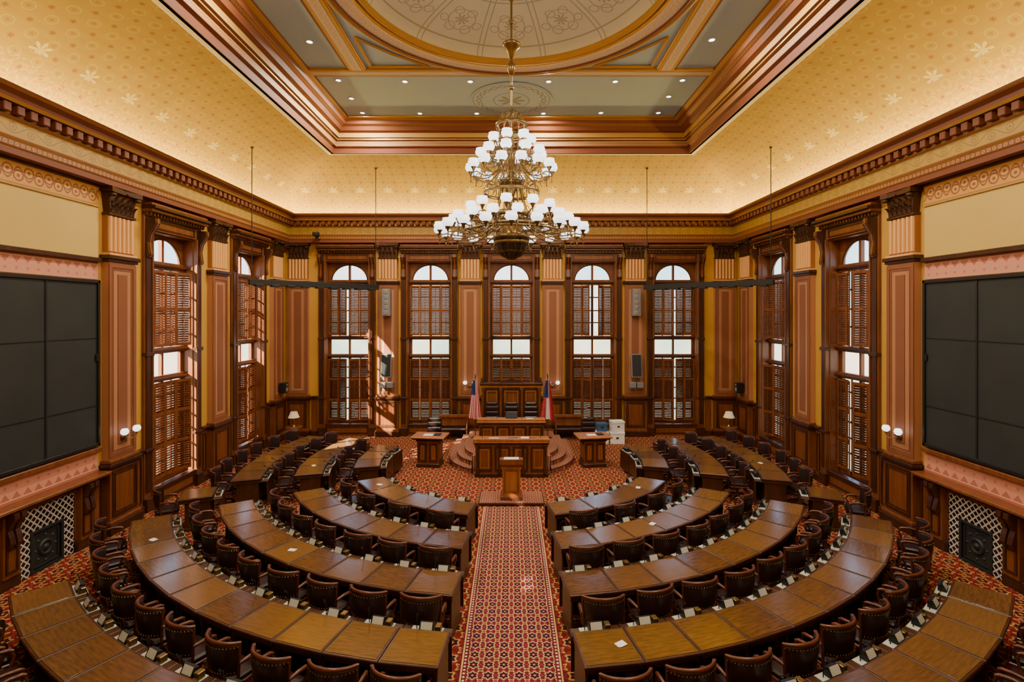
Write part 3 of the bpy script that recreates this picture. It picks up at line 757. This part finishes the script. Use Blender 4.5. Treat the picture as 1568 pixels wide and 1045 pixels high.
# ------------------------------------------------------------------ sconces
mb=MB(); mb.M=Matrix.Rotation(-pi/2,4,'X')
mb.lathe([(0,.0),(.08,0),(.07,.02),(.03,.04),(0,.05)],14,mi=0); mb.M=Matrix.Identity(4)
for s in(-1,1):
    mb.tube([(0,.04,0),(s*.05,.12,-.05),(s*.13,.16,-.05),(s*.19,.17,.02),(s*.19,.17,.06)],.01,6,0)
    mb.lathe([(0,.05),(.03,.06),(.05,.085)],12,(s*.19,.17,0),0); mb.lathe([(.03,.085),(.07,.11),(.085,.16),(.07,.21),(.055,.23)],14,(s*.19,.17,0),1)
mb.tube([(0,.04,0),(0,.1,.04),(0,.12,.16)],.01,6,0)
scm=mb.mesh('wall_sconce',['brass','glass'])
for x in(-1.68,1.68): inst('wall_sconce',scm,(x,YB-.19,2.05),pi)
for s in(-1,1): inst('wall_sconce',scm,(s*(HX-.19),11.9,2.12),s*pi/2)
# ------------------------------------------------------------------ chandelier
mb=MB()
mb.tube([(0,0,9.1),(0,0,12.15)],.022,8,0)
for z0 in(9.45,9.95,10.75,11.2): mb.lathe([(.02,-.05),(.045,-.03),(.05,0),(.045,.03),(.02,.05)],10,(0,0,z0),0)
mb.lathe([(.025,9.70),(.05,9.73),(.075,9.80),(.085,9.88),(.06,9.94),(.03,9.97)],18,mi=0)
mb.lathe([(.03,10.02),(.05,10.05),(.08,10.16),(.13,10.24),(.17,10.27),(.18,10.32),(.14,10.35),(.04,10.36)],18,mi=0)
mb.lathe([(.10,11.9),(.2,12.05),(.22,12.15)],18,mi=0)
mb.lathe([(.02,9.05),(.05,9.0),(.03,8.9),(.07,8.85),(.04,8.75),(.06,8.3),(.04,8.25),(.10,8.15),(.07,8.0),(.05,7.8),(.12,7.65),(.16,7.55),(.10,7.45),(.05,7.3),(.07,7.1),(.15,7.0),(.22,6.9),(.26,6.75),(.20,6.6),(.30,6.5)],20,mi=0)
for k in range(12):
    a=k*pi/6; mb.tube([(r*cos(a),r*sin(a),z) for r,z in((.04,9.02),(.20,8.92),(.30,8.72),(.26,8.52),(.30,8.42))],.010,5,0)
    mb.tube([(r*cos(a),r*sin(a),z) for r,z in((.30,8.42),(.22,8.1),(.16,7.7),(.26,7.2),(.34,6.95))],.010,5,0)
    c,sn=cos(a),sin(a)
    mb.tube([((.44+.10*cos(q))*c,(.44+.10*cos(q))*sn,7.44+.12*sin(q)) for q in [i*pi/5-1 for i in range(9)]],.009,4,0)
    mb.tube([((.26+.07*cos(q))*c,(.26+.07*cos(q))*sn,7.60+.10*sin(q)) for q in [i*pi/5 for i in range(9)]],.008,4,0)
def hoop(r,z,t=.012,h=.03): mb.lathe([(r-t,z-h),(r+t,z-h),(r+t,z+h),(r-t,z+h),(r-t,z-h)],40,mi=0,closed=False)
hoop(.30,8.72);hoop(.31,8.43,.015,.04);hoop(.42,8.05);hoop(.24,7.6);hoop(.54,7.38);hoop(.36,6.95,.02,.05);hoop(.62,6.72,.012,.03);hoop(.34,6.5,.02,.04);hoop(.95,6.60,.01,.02)
mb.lathe([(.33,6.50),(.32,6.38),(.27,6.25),(.18,6.15),(.08,6.09),(.03,6.07)],24,mi=2)
for k in range(14):
    a=k*pi/7; mb.tube([(r*cos(a),r*sin(a),z) for r,z in((.345,6.50),(.335,6.38),(.285,6.25),(.19,6.14),(.05,6.07))],.011,4,0)
mb.lathe([(.335,6.36),(.35,6.38),(.35,6.41),(.335,6.43)],24,mi=0,closed=False); mb.lathe([(.235,6.20),(.25,6.21),(.26,6.24)],24,mi=0,closed=False)
mb.lathe([(0,5.98),(.03,6.0),(.04,6.04),(.02,6.08)],10,mi=0)
def lamp(x,y,z,s=1.0):
    mb.lathe([(0,-.10),(.012,-.09),(.03,-.03),(.05,-.01),(.055,.0)],8,(x,y,z),0)
    mb.lathe([(.045*s,.0),(.09*s,.02),(.112*s,.065),(.110*s,.10),(.092*s,.125),(.100*s,.15)],12,(x,y,z),1,True,False)
    mb.lathe([(.0,.03),(.03,.04),(.03,.11),(0,.13)],6,(x,y,z),1)
def tier(n,R,z,r0,z0,dip,off=0,s=1.0):
    for k in range(n):
        a=2*pi*k/n+off; c,sn=cos(a),sin(a); P=[]
        for j in range(9):
            t=j/8; r=r0+(R-r0)*(t**.9); zz=z0+(z-.1-z0)*t-dip*sin(pi*min(1,t*1.15))+(.0)
            P.append((r*c,r*sn,zz))
        mb.tube(P,.012,5,0)
        rc=r0+(R-r0)*.62; zc=z0+(z-.1-z0)*.6-dip*.95+.09
        mb.tube([((rc+.075*cos(q))*c,(rc+.075*cos(q))*sn,zc+.075*sin(q)) for q in [i*pi/5 for i in range(9)]],.008,4,0)
        mb.tube([((R-.10+.05*cos(q))*c,(R-.10+.05*cos(q))*sn,z-.17+.05*sin(q)) for q in [i*pi/5 for i in range(9)]],.007,4,0)
        mb.lathe([(0,-.22),(.018,-.19),(.008,-.16),(.014,-.12),(.006,-.10)],6,(R*c,R*sn,z),0)
        lamp(R*c,R*sn,z,s)
tier(20,1.42,6.58,.3,6.78,.14)
tier(16,1.13,6.78,.3,6.88,.12,.1)
tier(10,.80,7.03,.25,6.98,.10,.2)
tier(14,.80,7.80,.2,7.90,.14)
tier(10,.60,8.08,.2,8.1,.10,.15)
tier(7,.38,8.36,.05,8.25,.06)
obj('chandelier',mb,['brass','glass','amber'],(0,CY,0))
# ------------------------------------------------------------------ hanging light bars across corners
for s in(-1,1):
    a=Vector((s*8.25,16.2,6.0)); b_=Vector((s*5.15,19.35,6.0)); mb=MB(); d=(b_-a).normalized()
    mid=(a+b_)/2; L=(b_-a).length/2; ang=math.atan2(d.y,d.x)
    mb.M=Matrix.Translation(mid)@Matrix.Rotation(ang,4,'Z')
    mb.cbox(-L-.1,L+.1,-.09,.09,-.09,.10,0,.012)
    for k in range(9): mb.cbox(-L+.2+k*(2*L-.4)/8-.12,-L+.2+k*(2*L-.4)/8+.12,-.11,.11,-.13,-.05,0,.01)
    mb.M=Matrix.Identity(4)
    def cz(x,y):
        dd=min(HX-abs(x),YB-y); t=math.acos(max(-1,min(1,1-dd/2.81))); return 8.93+1.8*sin(t)
    for p in(a,b_): mb.tube([(p.x,p.y,6.0),(p.x,p.y,cz(p.x,p.y)-.005)],.014,6,0); mb.lathe([(.05,-.01),(.05,-.03),(.02,-.05)],10,(p.x,p.y,cz(p.x,p.y)),0)
    obj('hanging_light_bar',mb,['black'])
mb=MB(); mb.cbox(-.17,.17,.03,.28,-.55,.55,0,.02); mb.box(-.15,.15,.281,.285,-.52,.52,1); mb.box(-.05,.05,0,.03,-.3,.3,0)
for k in range(5):
    mb.M=Matrix.Translation((0,.285,-.42+k*.21))@Matrix.Rotation(-pi/2,4,'X'); mb.lathe([(.09,0),(.085,.008),(.05,0.002),(0,.005)],14,mi=1); mb.M=Matrix.Identity(4)
sp=mb.mesh('wall_speaker',['grey','grey'])
for s in(-1,1):
    inst('wall_speaker',sp,(s*5.04,YB-.19,5.45),pi)
mb=MB(); mb.box(-.04,.04,0,.2,-.04,.04,1); mb.M=Matrix.Rotation(.12,4,'X'); mb.cbox(-.21,.21,.16,.24,-.45,.50,0,.015); mb.box(-.18,.18,.241,.244,-.41,.46,1); mb.M=Matrix.Identity(4)
for k in(-1,1): mb.cbox(-.13+.15*k,.13+.15*k,.03,.26,-.85,-.62,0,.02)
mn=mb.mesh('wall_monitor',['grey','iron'])
mb=MB(); mb.cbox(-.13,.13,.03,.30,-.2,.2,0,.02); mb.box(-.04,.04,0,.04,-.05,.05,0)
for z,r in((-.07,.09),(.11,.05)):
    mb.M=Matrix.Translation((0,.3,z))@Matrix.Rotation(-pi/2,4,'X'); mb.lathe([(r,0),(r*.9,.01),(r*.4,.003),(0,.008)],16,mi=1); mb.M=Matrix.Identity(4)
s2=mb.mesh('bookshelf_speaker',['black','grey'])
for s in(-1,1):
    inst('wall_monitor',mn,(s*5.04,YB-.19,2.85),pi)
    inst('bookshelf_speaker',s2,(s*(HX-.19),19.9,2.1),s*pi/2)
for s in(-1,1):
    mb=MB(); mb.lathe([(.32,.62),(.33,.64),(.33,.66),(.32,.67)],20,mi=0); mb.lathe([(.18,0),(.2,.03),(.06,.08),(.035,.2),(.05,.4),(.03,.55),(.09,.62)],14,mi=0)
    obj('side_table',mb,['mahog'],(s*8.35,19.55,0))
    mb=MB(); mb.lathe([(.10,0),(.10,.02),(.03,.05),(.05,.12),(.06,.2),(.02,.28),(.012,.42)],14,mi=0); mb.lathe([(.21,.34),(.15,.47),(.12,.56)],20,mi=1,closed=False); mb.lathe([(.006,.42),(.006,.58),(.015,.6),(0,.62)],6,mi=0)
    obj('table_lamp',mb,['brass','lampshade'],(s*8.35,19.55,.671))
def cardbox(x,y,z,w,d,h,c,rz=0):
    mb=MB(); mb.cbox(-w,w,-d,d,0,h,0,.006); mb.cbox(-w-.012,w+.012,-d-.012,d+.012,h-.07,h+.01,0,.006); mb.box(-.05,.05,-d-.008,-d,h*.45,h*.6,1); obj('archive_box',mb,[c,'black'],(x,y,z),rz)
cardbox(3.48,19.7,0,.24,.20,.46,'paper',.1); cardbox(4.08,19.7,0,.27,.22,.44,'paper',-.1); cardbox(4.08,19.7,.452,.24,.19,.40,'paper',.15); cardbox(3.48,19.7,.472,.20,.18,.30,'blue')
mb=MB(); mb.cbox(-.6,.6,-.22,.22,.40,.48,1,.03); mb.cbox(-.6,.6,.2,.26,.48,.95,0,.015); mb.panel(-.55,.55,.52,.9,.14,.06,.05,0)
for x in(-.55,.55):
    for y in(-.18,.2): mb.lathe([(.03,0),(.035,.1),(.025,.25),(.035,.40)],8,(x,y,0),0)
    mb.tube([(x,-.2,.44),(x,-.2,.66),(x,.2,.68)],.025,6,0)
bn=mb.mesh('wooden_bench',['mahog','leather'])
for x in(-2.3,2.3): inst('wooden_bench',bn,(x,20.2,0),0)
for (R,ph) in((8.77,-9.2),(5.68,-30),(7.22,33),(4.15,52),(8.77,50),(4.15,-48),(5.6,80),(7.1,-84)):
    p=rad(ph); mb=MB(); mb.box(-.07,.07,-.045,.045,0,.004); mb.box(-.05,.06,-.06,.03,.004,.007)
    obj('paper_sheets',mb,['paper'],(-R*sin(p),CYC-R*cos(p),.7545),-p+.4)
mb=MB(); mb.lathe([(.05,0),(.05,.1),(.09,.12),(.11,.2),(.08,.3),(0,.32)],14,mi=0); mb.cbox(-.08,.08,-.3,.05,.12,.26,0,.02); mb.tube([(0,0,.05),(0,.58,.05)],.02,6,0)
obj('broadcast_camera',mb,['black'],(-7.75,YB-.6,7.95))

# ------------------------------------------------------------------ world, sun, camera
w=bpy.data.worlds.new('sky'); bpy.context.scene.world=w; w.use_nodes=True; nt=w.node_tree
bg=nt.nodes['Background']; o,x,y,z=tc(nt,'Generated')
f=fmax(fmin(z*3.0+.15,1),0)
n=noise(nt,o,6,4); g=mixc(nt,fmax(fmin((n-.4)*5,1),0),(.36,.50,.36),(.90,.68,.50))
col=mixc(nt,f,g,(.40,.66,1.0)); nt.links.new(col.o,bg.inputs[0]); bg.inputs[1].default_value=4.5
sl=bpy.data.lights.new('sun','SUN'); sl.energy=65; sl.angle=.01; sl.color=(1,.86,.66)
so=bpy.data.objects.new('sun',sl); bpy.context.scene.collection.objects.link(so)
so.rotation_euler=Vector((4.1,3.0,-2.9)).to_track_quat('-Z','Y').to_euler(); so.location=(-20,-5,20)
cam=bpy.data.cameras.new('camera'); cam.sensor_width=36; cam.lens=36*780/1568; cam.shift_y=-42/1568; cam.shift_x=.0006
co=bpy.data.objects.new('camera',cam); co.location=(0,0,5); co.rotation_euler=(pi/2,0,0); bpy.context.scene.collection.objects.link(co)
bpy.context.scene.camera=co; cam.clip_start=.05
